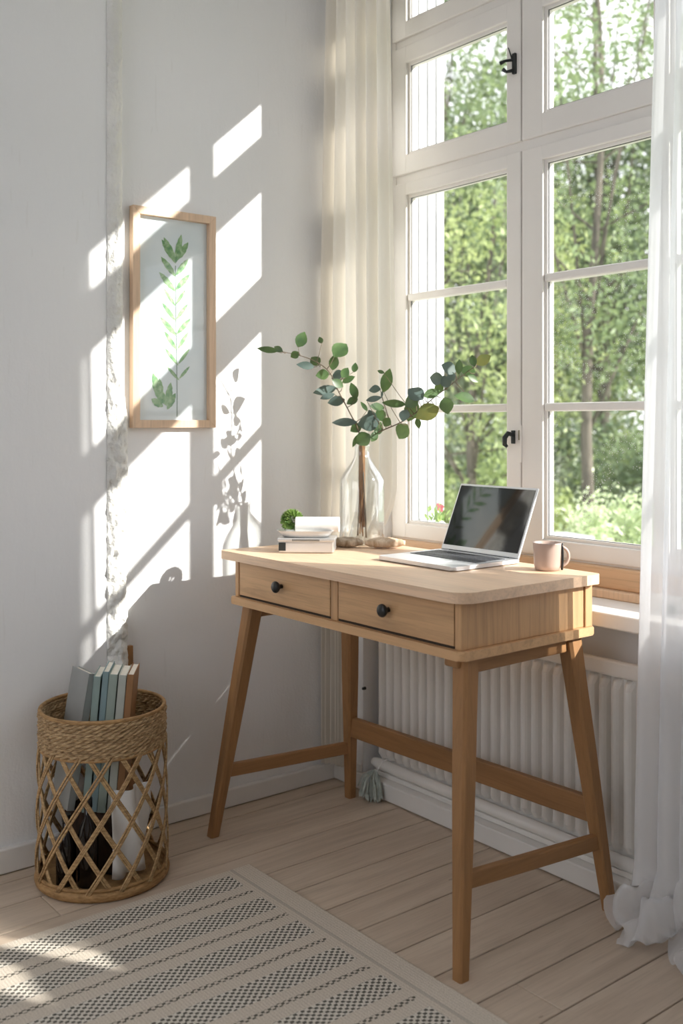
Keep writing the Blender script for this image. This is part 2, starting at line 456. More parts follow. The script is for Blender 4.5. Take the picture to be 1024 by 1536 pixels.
# white shutter board folded against the outer reveal, left
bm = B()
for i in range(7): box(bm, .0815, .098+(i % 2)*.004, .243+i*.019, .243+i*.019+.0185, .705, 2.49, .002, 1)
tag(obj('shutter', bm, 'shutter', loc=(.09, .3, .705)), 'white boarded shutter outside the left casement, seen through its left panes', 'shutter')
# fittings
def handle_at(p, s=1.):
    h = obj('window_handle', (lambda b: (box(b, p.x-.006, p.x+.006, p.y-.006, p.y+.001, p.z-.018, p.z+.018, .002), b)[1])(B()), 'iron', w1)
    b = B(); pts = [(p.x, p.y-.004, p.z+.006), (p.x, p.y-.024, p.z+.010), (p.x-.004, p.y-.032, p.z-.002), (p.x-.006, p.y-.030, p.z-.020), (p.x-.002, p.y-.024, p.z-.026)]
    tube(b, pts, [.006, .0065, .0075, .0065, .004], 10); obj('lever', b, 'iron', h, smooth=True)
handle_at(Vector((.583, YF, 1.043)))
bm = B(); box(bm, .600, .612, YF-.002, YF+.002, 1.035, 1.062, .001); obj('striker_plate', bm, 'brass', w1)
bm = B(); box(bm, .606, .6125, YF-.0035, YF+.001, .975, 1.075, .001); obj('cover_strip', bm, 'paint', w1)
bm = B(); lz = 2.05; lx = .588
box(bm, lx-.006, lx+.006, YF-.008, YF+.001, lz-.028, lz+.028, .002)
tube(bm, [(lx-.002, YF-.006, lz+.01), (lx-.016, YF-.022, lz+.008), (lx-.03, YF-.026, lz+.004)], [.004, .004, .006], 8)
tube(bm, [(lx-.002, YF-.006, lz-.018), (lx-.014, YF-.02, lz-.022), (lx-.022, YF-.024, lz-.014)], [.005, .004, .006], 8)
tube(bm, [(lx-.004, YF-.008, lz+.012), (lx-.014, YF-.012, lz+.045)], [.0025, .0015], 6)
obj('window_latch', bm, 'iron', w1)
# window 2, unseen further right; panes and lower panel shaped for floor sun patches
w2 = empty('window_2', (2.15, .03, .9), kind='structure')
bm = B(); ring(bm, 1.952, 2.598, .902, 1.748, 1.985, 2.56, .945, 1.70, .015, .05); box(bm, 2.285, 2.33, .016, .049, .94, 1.71); box(bm, 2.33, 2.565, .018, .047, .94, 1.085)
obj('window_frame', bm, 'paint', w2)
bm = B(); bm.faces.new([bm.verts.new(v) for v in ((1.98, .03, .94), (2.57, .03, .94), (2.57, .03, 1.705), (1.98, .03, 1.705))]); obj('glass_pane', bm, 'wglass', w2, merge=False)
w3 = empty('fill_window', (2.15, RY-.1, .4), kind='structure')  # unseen window behind the camera, added to let in fill light
bm = B(); ring(bm, .401, 2.599, 1.001, 2.599, .46, 2.54, 1.06, 2.53, RY-.13, RY-.07)
for xm in (1.5,): box(bm, xm-.03, xm+.03, RY-.12, RY-.08, 1.05, 2.54)
obj('window_frame', bm, 'paint', w3)

# ---------------------------------------------------------------- radiator
rd = empty('radiator', (.75, .05, .05), 'white ribbed panel radiator below the window sill behind the desk', 'radiator')
bm = B(); x = .175
prof = []; rows = []
pitch = .034; n = 10; xs = []
while x < 1.17:
    for i in range(n):
        t = i/n; xs.append((x+t*pitch, .0440-.024*max(0, math.sin(math.pi*min(1, t/.80)))**.6 if t < .80 else .0440))
    x += pitch
zs = [(.098, .024), (.102, .010), (.118, 0), (.470, 0), (.488, .008), (.497, .024)]
for (z, o_) in zs: rows.append([bm.verts.new((a, min(.0442, b+o_), z)) for a, b in xs])
for a, b in zip(rows, rows[1:]):
    for j in range(len(a)-1): bm.faces.new((a[j], a[j+1], b[j+1], b[j]))
xe = xs[-1][0]
box(bm, .172, xe+.003, .0445, .085, .085, .505, .003)
box(bm, .172, xe+.003, .026, .0446, .497, .535, .006, 3); box(bm, xe, xe+.05, .026, .085, .085, .535, .006, 3)
obj('panel', bm, 'rad', rd)
bm = B(); tube(bm, [(.150, .026, .084), (.158, .026, .084), (.17, .026, .084), (.19, .026, .083), (1.2, .026, .080)], [.004, .011, .014, .016, .016], 14); obj('lower_pipe', bm, 'rad', rd, smooth=True)
bm = B(); box(bm, .17, 1.24, .016, .085, .0525, .066, .003); obj('foot_rail', bm, 'rad', rd)
bm = B(); tube(bm, [(.145, .004, .30), (.145, -.006, .30)], [.005, .004], 8); tag(obj('wall_hook', bm, 'black', loc=(.145, 0, .30)), 'tiny black hook on the white wall just left of the radiator', 'hook')

# ---------------------------------------------------------------- curtains
def curtain(name, fn, NU, NV, mat, solid=.0):
    bm = B(); rows = []
    for j in range(NV+1): rows.append([bm.verts.new(fn(i/NU, j/NV)) for i in range(NU+1)])
    for a, b in zip(rows, rows[1:]):
        for i in range(NU): bm.faces.new((a[i], a[i+1], b[i+1], b[i]))
    return obj(name, bm, mat, smooth=True, merge=False)
def cl(u, v):                                   # v: 0 floor .. 1 top
    z = .060+2.79*v
    s = max(0, min(1, (z-.55)/.35)); s = s*s*(3-2*s)
    xr = .095*(1-s)+(.305-.02*max(0, z-1.0))*s
    xl = .010+.022*max(0, (z-1.5)/1.0)
    yl, yr = -.052, -.022
    ph = u*2*math.pi*6.5+.9*math.sin(u*7)+.35*math.sin(z*1.3+u*3)
    amp = .021+.007*math.sin(u*9+z)
    x = xl+(xr-xl)*(u+.018*math.sin(ph*1.0+1.2)*s)
    y = yl+(yr-yl)*u+amp*math.sin(ph)*(.5+.5*s)
    return Vector((max(.006, x), min(y, -.006), z))
o = curtain('curtain', cl, 220, 60, 'linen')
tag(o, 'cream linen curtain in narrow folds hanging in the corner left of the window', 'curtain')
def cr(u, v):
    # v: 0 top .. 1 end of cloth on the floor
    L = 3.02*v; top = 2.85
    ph = u*2*math.pi*15+1.6*math.sin(u*6)+.5*math.sin(v*3+u*4)
    amp = .024+.012*math.sin(u*23+2)
    zt = top-L
    xl = 1.215-.082*min(1, v*1.15); xr = 1.95
    x = xl+(xr-xl)*u+.010*math.sin(ph+1.5)
    y = -.090+amp*math.sin(ph)
    if zt < .16:
        k_ = min(1., (.16-zt)/.33)
        fl = k_*k_*(3-2*k_)
        side = max(0, 1-u*5.5)
        y -= fl*(.040+.020*math.sin(u*31)+.022*math.sin(u*57+v*60)) ; x += fl*(-.045*side+.016*math.sin(u*43)+.02*math.sin(v*90+u*20))
        z = .16*(1-k_)**1.6+.004+abs(.042*math.sin(u*38+k_*7)*math.sin(min(1,k_*1.05)*math.pi)) + .022*abs(noise.noise(Vector((x*26, y*26, k_*2))))
    else: z = zt
    return Vector((x, y, z))
o = curtain('curtain', cr, 420, 150, 'sheer')
tag(o, 'sheer white curtain right of the desk with its hem bunched on the floor', 'curtain')

cr0 = empty('curtain_rod', (1.0, 0, 2.86), 'dark iron curtain rod above the window carrying both curtains', 'curtain rod')
bm = B(); tube(bm, [(.004, -.066, 2.86), (1.0, -.066, 2.86), (2.1, -.066, 2.86)], .011, 12); obj('pole', bm, 'iron', cr0, smooth=True)
for xb in (.55, 2.05):
    bm = B(); box(bm, xb-.006, xb+.006, -.066, -.0005, 2.838, 2.850, .002); box(bm, xb-.012, xb+.012, -.006, -.0005, 2.81, 2.88, .002); obj('bracket', bm, 'iron', cr0)
# ---------------------------------------------------------------- rug
bm = B(); box(bm, 0, 1.75, -1.75, 0, .0005, .007, .003)
for v in bm.verts: v.co += Vector((.36, -.545, 0))
tag(obj('rug', bm, 'rug', loc=(.36, -.545, 0)), 'flat woven beige rug with dotted dark stripes on the floorboards', 'rug')

# ---------------------------------------------------------------- desk
dk = empty('writing_desk', (.61, -.29, 0), 'oak writing desk with two drawers and splayed legs by the window', 'desk')
def rounded_slab(bm, x0, x1, y0, y1, z0, z1, rs, bev=.004, n=10):
    pts = []
    for (cx, cy, r, a0) in ((x1-rs[0], y0+rs[0], rs[0], -90), (x1-rs[1], y1-rs[1], rs[1], 0), (x0+rs[2], y1-rs[2], rs[2], 90), (x0+rs[3], y0+rs[3], rs[3], 180)):
        for i in range(n+1):
            a = math.radians(a0+90*i/n); pts.append((cx+r*math.cos(a), cy+r*math.sin(a)))
    vb = [bm.verts.new((x, y, z0)) for x, y in pts]; vt = [bm.verts.new((x, y, z1)) for x, y in pts]
    fb = bm.faces.new(vb[::-1]); ft = bm.faces.new(vt)
    for i in range(len(pts)): bm.faces.new((vb[i], vb[(i+1) % len(pts)], vt[(i+1) % len(pts)], vt[i]))
    bmesh.ops.bevel(bm, geom=list(set(fb.edges) | set(ft.edges)), offset=bev, segments=3, affect='EDGES', profile=.5)
bm = B(); rounded_slab(bm, .172, 1.048, -.512, -.078, .728, .750, (.045, .012, .008, .008), .005)
obj('desktop', bm, 'top', dk)
X0, X1, Y0, Y1 = .205, 1.022, -.487, -.084
ZB, ZT = .632, .7285
bm = B()     # carcass: side panels, back, dividers
box(bm, X1-.018, X1, Y0, Y1-.022, ZB, ZT, .002); box(bm, X0, X0+.016, Y0, Y1-.022, ZB, ZT, .002)
box(bm, X0, X1, Y1-.016, Y1-.002, ZB, ZT)
box(bm, X0+.002, X1-.002, Y0+.02, Y1-.01, ZB-.004, ZB+.006)
obj('cabinet_panel', bm, 'oakV', dk)
for q_ in ((X1-.020, X1+.004, Y1-.021, Y1+.003), (X0-.004, X0+.020, Y1-.021, Y1+.003), (.606, .630, Y0+.001, Y0+.018)):
    bm = B(); box(bm, *q_, ZB, ZT, .0015); obj('cabinet_post', bm, 'oakV', dk)
bm = B(); box(bm, X0+.0155, X1-.0175, Y0+.005, Y0+.026, ZB, ZT-.0005); obj('shadow_gap', bm, 'gap', dk)
for (a, b, kx) in ((X0+.0195, .6025, .412), (.6335, X1-.0215, .805)):
    bm = B(); box(bm, a, b, Y0+.001, Y0+.019, ZB+.006, ZT-.006, .001)
    dr = obj('drawer', bm, 'oakX', dk)
    bm = B(); c = Vector((kx, Y0, .683))
    prof = [(.0001, -.026), (.009, -.0255), (.0135, -.022), (.0145, -.018), (.012, -.013), (.006, -.009), (.0055, 0), (.0001, 0.001)]
    rr = []
    for (r, yy) in prof: rr.append([bm.verts.new(c+Vector((r*math.cos(q*math.pi/12), yy+.001, r*math.sin(q*math.pi/12)))) for q in range(24)])
    for a_, b_ in zip(rr, rr[1:]):
        for q in range(24): bm.faces.new((a_[q], a_[(q+1) % 24], b_[(q+1) % 24], b_[q]))
    obj('knob', bm, 'black', dr, smooth=True)
bm = B(); rounded_slab(bm, X0-.008, X1+.010, Y0-.010, Y1+.006, .613, .632, (.012, .008, .006, .006), .004, 6); obj('bottom_moulding', bm, 'oakX', dk)
legs = {'FL': ((.150, -.520), (.228, -.445)), 'FR': ((1.036, -.503), (.995, -.447)), 'BR': ((1.045, -.045), (.990, -.118)), 'BL': ((.160, -.065), (.232, -.125))}
def legmesh(f, t, w0=.026, wm=.040, w1=.043):
    bm = B(); rings = []
    for (z, w) in ((0, w0), (.10, w0+.003), (.36, wm-.002), (.50, wm), (.613, w1)):
        k_ = z/.613; cx = f[0]+(t[0]-f[0])*k_; cy = f[1]+(t[1]-f[1])*k_; h = w/2; c_ = h*.28
        pts = [(h-c_, -h), (h, -h+c_), (h, h-c_), (h-c_, h), (-h+c_, h), (-h, h-c_), (-h, -h+c_), (-h+c_, -h)]
        rings.append([bm.verts.new((cx+a, cy+b, z)) for a, b in pts])
    for a, b in zip(rings, rings[1:]):
        for q in range(8): bm.faces.new((a[q], a[(q+1) % 8], b[(q+1) % 8], b[q]))
    closed(bm, rings); return bm
for k_, (f, t) in legs.items(): obj('leg', legmesh(f, t), 'leg', dk)
def legat(k_, z):
    f, t = legs[k_]; q = z/.613; return Vector((f[0]+(t[0]-f[0])*q, f[1]+(t[1]-f[1])*q, z))
def beam(p, q, w, h, bev=.004):
    p, q = Vector(p), Vector(q); d = (q-p); L = d.length; d.normalize()
    z = Vector((0, 0, 1)); s = z.cross(d).normalized(); u = d.cross(s)
    m = Matrix((( d.x, s.x, u.x, p.x), (d.y, s.y, u.y, p.y), (d.z, s.z, u.z, p.z), (0, 0, 0, 1)))
    bm = B(); box(bm, 0, L, -w/2, w/2, -h/2, h/2, bev, 2, m); return bm
obj('stretcher', beam(legat('FL', .172), legat('BL', .152), .018, .034), 'legY', dk)
obj('stretcher', beam(legat('FR', .182), legat('BR', .155), .018, .034), 'legY', dk)
obj('stretcher', beam(legat('BL', .215), legat('BR', .222), .020, .056), 'legX', dk)
obj('apron_rail', beam(legat('FL', .592), legat('BL', .592), .018, .034), 'legY', dk)
obj('apron_rail', beam(legat('FR', .594), legat('BR', .594), .018, .034), 'legY', dk)
bm = B(); box(bm, .962, 1.004, -.478, -.452, .592, .6125, .006, 3); obj('corner_block', bm, 'leg', dk)

# ---------------------------------------------------------------- laptop
DZ = .750
lp = empty('laptop', (.70, -.2, DZ), 'open silver laptop with a dark screen on the desk', 'laptop')
LX0, LX1, LY0, LY1 = .572, .832, -.318, -.098
bm = B(); rounded_slab(bm, LX0, LX1, LY0, LY1, DZ+.002, DZ+.011, (.012, .006, .006, .012), .002, 6); obj('base', bm, 'alu', lp)
bm = B()
for r_ in range(6):
    n_ = 14; w = (LX1-LX0-.036)/n_
    for c_ in range(n_):
        xa = LX0+.018+c_*w; ya = LY1-.030-(r_+1)*.0165
        if r_ == 5 and 4 <= c_ <= 8:
            if c_ == 4: box(bm, xa+.0012, xa+5*w-.0012, ya, ya+.0145, DZ+.0108, DZ+.0122)
            continue
        box(bm, xa+.0012, xa+w-.0012, ya, ya+.0145, DZ+.0108, DZ+.0122)
obj('keyboard', bm, 'keys', lp)
bm = B(); box(bm, .655, .755, LY0+.012, LY0+.072, DZ+.0108, DZ+.0114, .0004, 1); obj('trackpad', bm, 'pad', lp)
tilt = math.radians(24)
hm = Matrix.Translation((0, LY1-.004, DZ+.011)) @ Matrix.Rotation(-tilt, 4, 'X')
bm = B(); box(bm, LX0+.001, LX1-.001, -.003, .003, 0, .178, .0022, 2, hm); lid = obj('lid', bm, 'alu', lp)
def screenmat():
    t = NT('dark screen'); v = t.coord()
    f = t.noise(t.coord((9, 9, 14)), 1.6, 5, 1.2)
    c = t.ramp(f, [(.4, (.004, .004, .005)), (.72, (.02, .022, .024))])  # faint mottling paints a reflection pattern into the screen colour
    p = t.n('BsdfPrincipled', {'Base Color': c, 'Roughness': .06, 'Coat Weight': .6}); return t.done(p.outputs[0])
M['screen'] = screenmat()
bm = B(); box(bm, LX0+.006, LX1-.006, -.0036, -.0029, .012, .172, 0, 1, hm); obj('screen', bm, 'screen', lid)
bm = B(); tube(bm, [(LX0+.03, LY1-.003, DZ+.010), (LX1-.03, LY1-.003, DZ+.010)], .004, 10); obj('hinge', bm, 'keys', lp)

# ---------------------------------------------------------------- mug
mg = empty('mug', (.938, -.128, DZ), 'taupe ceramic mug on the desk to the right of the laptop', 'mug')
bm = B(); r = lathe(bm, mg.location, [(.0235, .0005), (.027, .002), (.0295, .012), (.032, .060), (.0322, .062), (.0312, .0625), (.0298, .060), (.0275, .012), (.001, .009)], 40); bm.faces.new(r[0][::-1])
obj('body', bm, 'mug', mg, smooth=True)
bm = B(); c = mg.location; d = RT
pts = [c+d*(.030+.018*math.sin(a))+Vector((0, 0, .031-.021*math.cos(a))) for a in [math.pi*i/12 for i in range(13)]]
tube(bm, pts, .0038, 10); obj('handle', bm, 'mug', mg, smooth=True)
bm = B(); dd = (RT*.93-VW*.36).normalized()
pts = [c+dd*(.0325+.0015*math.sin(q*math.pi))+Vector((0, 0, .002+.060*q)) for q in [i/6 for i in range(7)]]
tube(bm, pts, .0028, 8); obj('cord', bm, 'black', mg, smooth=True, label='black strip down the side of the mug')
bm = B(); r = lathe(bm, c, [(.001, .054), (.0295, .0545)], 32); obj('drink', bm, 'mugin', mg)

# ---------------------------------------------------------------- vase and branches
VP = Vector((.300, -.138, DZ)); D0 = 2.765
vs = empty('bottle_vase', VP, 'clear glass bottle vase holding green branches at the back of the desk', 'vase')
bm = B()
prof = [(.001, .0035), (.050, .001), (.058, .004), (.0605, .012), (.061, .05), (.061, .166), (.0595, .177), (.052, .193), (.038, .212), (.025, .232), (.0205, .242), (.0195, .262), (.022, .268), (.0222, .271), (.0195, .272), (.0170, .262), (.018, .24), (.036, .210), (.0575, .172), (.0585, .05), (.057, .014), (.001, .010)]
lathe(bm, VP, prof, 96, lambda a, z: .016*math.sin(a*14) if .01 < z < .15 else 0.)
obj('body', bm, 'vglass', vs, smooth=True)
bm = B()
for i in range(22):
    a = R.uniform(0, 6.28); r0 = R.uniform(0, .015); r1 = R.uniform(0, .0105)
    z0 = R.uniform(.014, .05) if i < 6 else R.uniform(.05, .14)
    tube(bm, [VP+Vector((r0*math.cos(a), r0*math.sin(a), z0)), VP+Vector((r1*math.cos(a+.5), r1*math.sin(a+.5), .16)), VP+Vector((r1*math.cos(a), r1*math.sin(a), .272))], [.0018, .003, .0035], 6)
tag(obj('stem_bundle', bm, 'dry', smooth=True, loc=VP+Vector((0, 0, .014))), 'bundle of dry brown stems standing inside the glass vase', 'stems')

def branch(name, label, path, leaves, seed, inner):
    """path: (px, py, dist) of the main twig; leaves: (px, py, len_px, width_px, angle_deg, kind)"""
    rr = random.Random(seed)
    e = empty(name, VP+Vector((0, 0, .02)), label, 'branch')
    pts = [VP+Vector(inner), VP+Vector((inner[0]*.3, inner[1]*.3, .20)), VP+Vector((0, 0, .262))]+[pd(*p) for p in path]
    # smooth path
    def cr_(p0, p1, p2, p3, t): return .5*((2*p1)+(p2-p0)*t+(2*p0-5*p1+4*p2-p3)*t*t+(3*p1-p0-3*p2+p3)*t**3)
    sm = []
    q = [pts[0]]+pts+[pts[-1]]
    for i in range(1, len(q)-2):
        for s_ in range(6): sm.append(cr_(q[i-1], q[i], q[i+1], q[i+2], s_/6))
    sm.append(pts[-1]); n_ = len(sm)
    bs = B(); tube(bs, sm, [.0024*(1-.65*i/n_) for i in range(n_)], 7)
    bl = {k_: B() for k_ in 'gse'}
    top = [p for p in sm if p.z > VP.z+.262]
    for (px, py, Lp, Wp, ang, kd) in leaves:
        # nearest twig point in the picture gives the depth; the leaf sits a little before or behind
        def scr(p):
            v = p-C0; d = v.dot(VW); return (512+F*v.dot(RT)/d, 635-F*v.z/d, d)
        best = min(top, key=lambda p: (scr(p)[0]-px)**2+(scr(p)[1]-py)**2)
        d = scr(best)[2]+rr.uniform(-.035, .03)
        a = math.radians(ang); ca, sa = math.cos(a), math.sin(a)
        L = Lp*d/F*1.12; W = Wp*d/F*1.3
        dz = rr.uniform(-.35, .35)
        dirv = (RT*ca+Vector((0, 0, 1))*sa+VW*dz).normalized()
        c = pd(px, py, d); base = c-dirv*L*.5
        nr = (-VW+RT*rr.uniform(-.45, .45)+Vector((0, 0, rr.uniform(-.2, .6)))).normalized()
        leaf(bl[kd], base, dirv, nr, L*1.05, W, rr.uniform(.05, .3), rr.uniform(-.15, .2))
        # petiole back to the twig, entering a little below the leaf
        j = max(0, min(range(len(top)), key=lambda i_: (top[i_]-base).length)-1)
        mid = (top[j]+base)*.5+Vector((0, 0, -.004))
        tube(bs, [top[j], mid, base+dirv*.002], [.0011, .0009, .0007], 5)
    obj('stem', bs, 'stem', e, smooth=True)
    for kd, mt, lb in (('g', 'euc', None), ('s', 'eucgrey', 'grey-green leaves'), ('e', 'eucyel', 'yellowish leaves')):
        if len(bl[kd].verts): obj('leaves', bl[kd], mt, e, smooth=True, merge=False, label=lb)
        else: bl[kd].free()
def cc(x, y): return 380+.371*x, 480+.371*y
LV = [(60, 122, 74, 22, 175, 'g'), (102, 118, 36, 20, 150, 'g'), (193, 80, 58, 38, 65, 'g'), (168, 140, 34, 26, 210, 'g'), (213, 184, 62, 26, 170, 's'), (250, 166, 44, 36, 130, 'g'),
      (280, 221, 48, 34, 190, 'g'), (325, 172, 56, 32, 80, 'g'), (350, 121, 70, 54, 50, 'g'), (409, 193, 34, 22, 80, 'g'), (290, 285, 86, 32, 195, 's'), (345, 228, 50, 44, 200, 's'),
      (368, 214, 40, 30, 60, 'g'), (382, 240, 48, 24, 30, 'g'), (406, 288, 62, 28, 110, 'g'), (400, 326, 42, 30, 200, 'g'), (336, 328, 60, 34, 190, 's'), (370, 413, 88, 28, 180, 's'),
      (340, 258, 46, 30, 150, 'g'), (272, 82, 24, 18, 110, 'g'), (448, 350, 40, 14, 125, 'g'), (300, 308, 54, 24, 200, 's'), (415, 436, 44, 32, 210, 'g'), (412, 488, 46, 16, 250, 'g')]
RV = [(491, 280, 42, 30, 180, 's'), (486, 320, 56, 20, 10, 's'), (538, 246, 86, 38, 75, 'g'), (516, 210, 26, 12, 160, 'g'), (500, 352, 54, 30, 175, 'g'), (514, 384, 52, 34, 110, 'g'),
      (540, 412, 36, 30, 240, 'g'), (468, 414, 78, 56, 190, 's'), (445, 481, 56, 48, 215, 'g'), (570, 337, 84, 26, 175, 'g'), (604, 449, 60, 56, 240, 'g'), (610, 384, 44, 36, 250, 's'),
      (640, 366, 84, 50, 250, 'g'), (658, 298, 64, 58, 140, 's'), (705, 371, 86, 60, 200, 'e'), (780, 345, 60, 46, 280, 'g'), (742, 237, 50, 42, 170, 's'), (790, 196, 56, 46, 155, 's'),
      (832, 192, 54, 26, 85, 'g'), (868, 206, 54, 40, 160, 'g'), (888, 165, 44, 24, 100, 'g'), (928, 163, 58, 38, 30, 'e'), (856, 315, 76, 38, 165, 'g'), (778, 250, 44, 36, 120, 's'),
      (800, 228, 34, 30, 200, 's'), (665, 416, 40, 20, 280, 'g'), (720, 297, 66, 32, 20, 'g'), (888, 236, 44, 22, 330, 'g'), (640, 330, 54, 44, 210, 'g'), (505, 440, 50, 30, 70, 'g'),
      (488, 470, 44, 26, 60, 'g'), (750, 275, 40, 30, 60, 'g'), (478, 388, 44, 30, 120, 's'), (520, 300, 24, 8, 80, 's')]
s_ = lambda lst: [(*cc(a, b), L*.371, W*.371, an, k_) for (a, b, L, W, an, k_) in lst]
branch('eucalyptus_branch', 'leafy green branch leaning left out of the glass vase toward the picture',
       [(537, 645, D0-.01), (526, 622, D0-.02), (508, 588, D0-.02), (495, 560, D0-.01), (478, 545, D0), (455, 535, D0+.01), (425, 528, D0+.01), (400, 525, D0+.01)], s_(LV), 3, (-.03, .01, .02))
branch('eucalyptus_branch', 'leafy green branch leaning right out of the glass vase across the window panes',
       [(556, 655, D0-.02), (575, 645, D0-.05), (600, 634, D0-.08), (625, 618, D0-.10), (650, 597, D0-.12), (675, 578, D0-.14), (695, 562, D0-.15), (714, 548, D0-.16)], s_(RV), 5, (.03, -.01, .02))

# ---------------------------------------------------------------- driftwood
def chunk(name, a, b, r, mat, label, seed, flat=.95):
    bm = B(); a, b = Vector(a), Vector(b); n_ = 26; rings = []
    for i in range(n_+1):
        t = i/n_; c = a.lerp(b, t); d = (b-a).normalized(); s = Vector((-d.y, d.x, 0)); rr = []
        e = max(.12, math.sin(math.pi*min(1, max(0.02, t*.96+.02))))**.4
        for k_ in range(20):
            an = 2*math.pi*k_/20
            nzv = 1+.20*noise.noise(Vector((t*9, math.cos(an)*1.5, seed+math.sin(an)*1.5)))+.08*noise.noise(Vector((t*6, an*5, seed)))
            rr.append(bm.verts.new(c+s*r*1.3*e*nzv*math.cos(an)+Vector((0, 0, max(-r*flat*.95, r*flat*e*nzv*math.sin(an))))))
        rings.append(rr)
    for p, q in zip(rings, rings[1:]):
        for k_ in range(20): bm.faces.new((p[k_], p[(k_+1) % 20], q[(k_+1) % 20], q[k_]))
    closed(bm, rings)
    tag(obj(name, bm, mat, smooth=True, loc=(a+b)/2), label, 'driftwood')
dz_ = DZ+.0142
pa = Vector((.300, -.250, dz_)); pm = Vector((.366, -.190, dz_)); pb = Vector((.450, -.115, dz_+.001))
chunk('driftwood', pa, pm, .0150, 'drift', 'dark rough end of driftwood lying in front of the glass vase', 2)
chunk('driftwood', pm+Vector((.008, .0, 0)), pb, .0150, 'drift2', 'pale smooth driftwood piece on the desk, right of the vase foot', 9)

# ---------------------------------------------------------------- tin, tray, paper roll, succulent
TC = Vector((.336, -.350, DZ)); ta = math.radians(47)     # long side roughly facing the camera
TM = Matrix.Translation(TC) @ Matrix.Rotation(ta, 4, 'Z')
tn = empty('storage_tin', TC, 'low rectangular galvanised tin on the left end of the desk', 'tin')
bm = B(); box(bm, -.070, .070, -.040, .040, .001, .034, .003, 2, TM); obj('body', bm, 'tin', tn)
bm = B(); box(bm, -.073, .073, -.043, .043, .030, .038, .002, 2, TM); obj('lid', bm, 'tin', tn)
bm = B(); box(bm, -.070, -.052, -.0415, -.0398, .006, .027, .0005, 1, TM); obj('plate', bm, 'iron', tn, label='small dark label plate')
bm = B()
for i in range(22): box(bm, -.035+i*.0032, -.0335+i*.0032, -.0437, -.0428, .031, .036, 0, 1, TM)
obj('perforation', bm, 'iron', tn)
ty = empty('tray', TC+Vector((0, 0, .038)), 'small white enamel dish on top of the galvanised tin', 'dish')
bm = B(); TM2 = TM @ Matrix.Translation((-.004, 0, .0382))
rows = []
for (s, z) in ((.86, .0005), (.98, .008), (1.1, .016), (1.16, .0175), (1.08, .0165), (.93, .0075), (.80, .003)):
    rows.append([bm.verts.new(TM2 @ Vector((.066*s*math.copysign(abs(math.cos(a))**.6, math.cos(a)), .036*s*math.copysign(abs(math.sin(a))**.6, math.sin(a)), z))) for a in [2*math.pi*k_/48 for k_ in range(48)]])
for a, b in zip(rows, rows[1:]):
    for q in range(48): bm.faces.new((a[q], a[(q+1) % 48], b[(q+1) % 48], b[q]))
closed(bm, rows); obj('dish', bm, 'tincream', ty, smooth=True)
bm = B(); TM3 = TM @ Matrix.Translation((.026, -.008, .038+.0335)); rows = []
NS = 90
for xx in (-.056, -.054, .054, .056):
    row = []
    for i in range(NS):
        t = i/(NS-1); a = -1.1+t*2*math.pi*2.3; r_ = .011+.0118*t
        row.append(bm.verts.new(TM3 @ Vector((xx, r_*math.cos(a), r_*math.sin(a)))))
    rows.append(row)
for a, b in zip(rows, rows[1:]):
    for i in range(NS-1): bm.faces.new((a[i], a[i+1], b[i+1], b[i]))
pr = obj('paper_roll', bm, 'paper', smooth=True, merge=False, loc=TM3.translation)
sol = pr.modifiers.new('s', 'SOLIDIFY'); sol.thickness = .0008
tag(pr, 'rolled white paper lying on the enamel dish beside the round green plant', 'paper roll')
PS = TM @ Vector((-.042, .012, .042))
sc_ = empty('potted_succulent', PS, 'small round green succulent in the dish left of the paper roll', 'plant')
bm = B(); lathe(bm, PS, [(.001, 0), (.015, .0), (.018, .014), (.001, .016)], 24); obj('pot', bm, 'tincream', sc_, smooth=True)
bm = B(); cS = PS+Vector((0, 0, .036)); N = 330
for i in range(N):
    z = 1-1.75*i/N; r_ = math.sqrt(max(0, 1-z*z)); a = i*2.39996
    d = Vector((r_*math.cos(a), r_*math.sin(a), z)).normalized()
    tn_ = d.cross(Vector((R.random(), R.random(), R.random()))).normalized()
    leaf(bm, cS+d*.017, (d+tn_*.35).normalized(), tn_.cross(d)+tn_*.3, .015, .0080, .3, .3, 3)
obj('foliage', bm, 'sprig', sc_, smooth=True, merge=False)

# ---------------------------------------------------------------- picture
PY0, PY1, PZ0, PZ1 = -.6850, -.4320, 1.068, 1.652
pf = empty('framed_print', (.0, (PY0+PY1)/2, PZ0), 'tall framed botanical print of a green fern on the white wall', 'picture')
fw, fd = .021, .022
bm = B()
def mitre(bm, pts_out, pts_in, x0, x1):
    for i in range(4):
        a, b = pts_out[i], pts_out[(i+1) % 4]; c, d = pts_in[(i+1) % 4], pts_in[i]
        q = [bm.verts.new((x, *p)) for x in (x0, x1) for p in (a, b, c, d)]
        for f in ((0, 1, 2, 3), (7, 6, 5, 4), (0, 4, 5, 1), (1, 5, 6, 2), (2, 6, 7, 3), (3, 7, 4, 0)): bm.faces.new([q[j] for j in f])
po = [(PY0, PZ0), (PY1, PZ0), (PY1, PZ1), (PY0, PZ1)]; pi_ = [(PY0+fw, PZ0+fw), (PY1-fw, PZ0+fw), (PY1-fw, PZ1-fw), (PY0+fw, PZ1-fw)]
mitre(bm, po, pi_, .001, fd)
obj('frame', bm, 'frame', pf, bevel=.0008)
bm = B(); box(bm, .003, .006, PY0+.004, PY1-.004, PZ0+.004, PZ1-.004); pp = obj('paper', bm, 'print', pf)
bm = B(); y_, z_ = PY0+.015, PZ0+.015
bm.faces.new([bm.verts.new((.014, a, b)) for a, b in ((PY0+.015, PZ0+.015), (PY1-.015, PZ0+.015), (PY1-.015, PZ1-.015), (PY0+.015, PZ1-.015))])
obj('glass', bm, 'pglass', pf, merge=False)
cy = (PY0+PY1)/2+.010
bm = B()
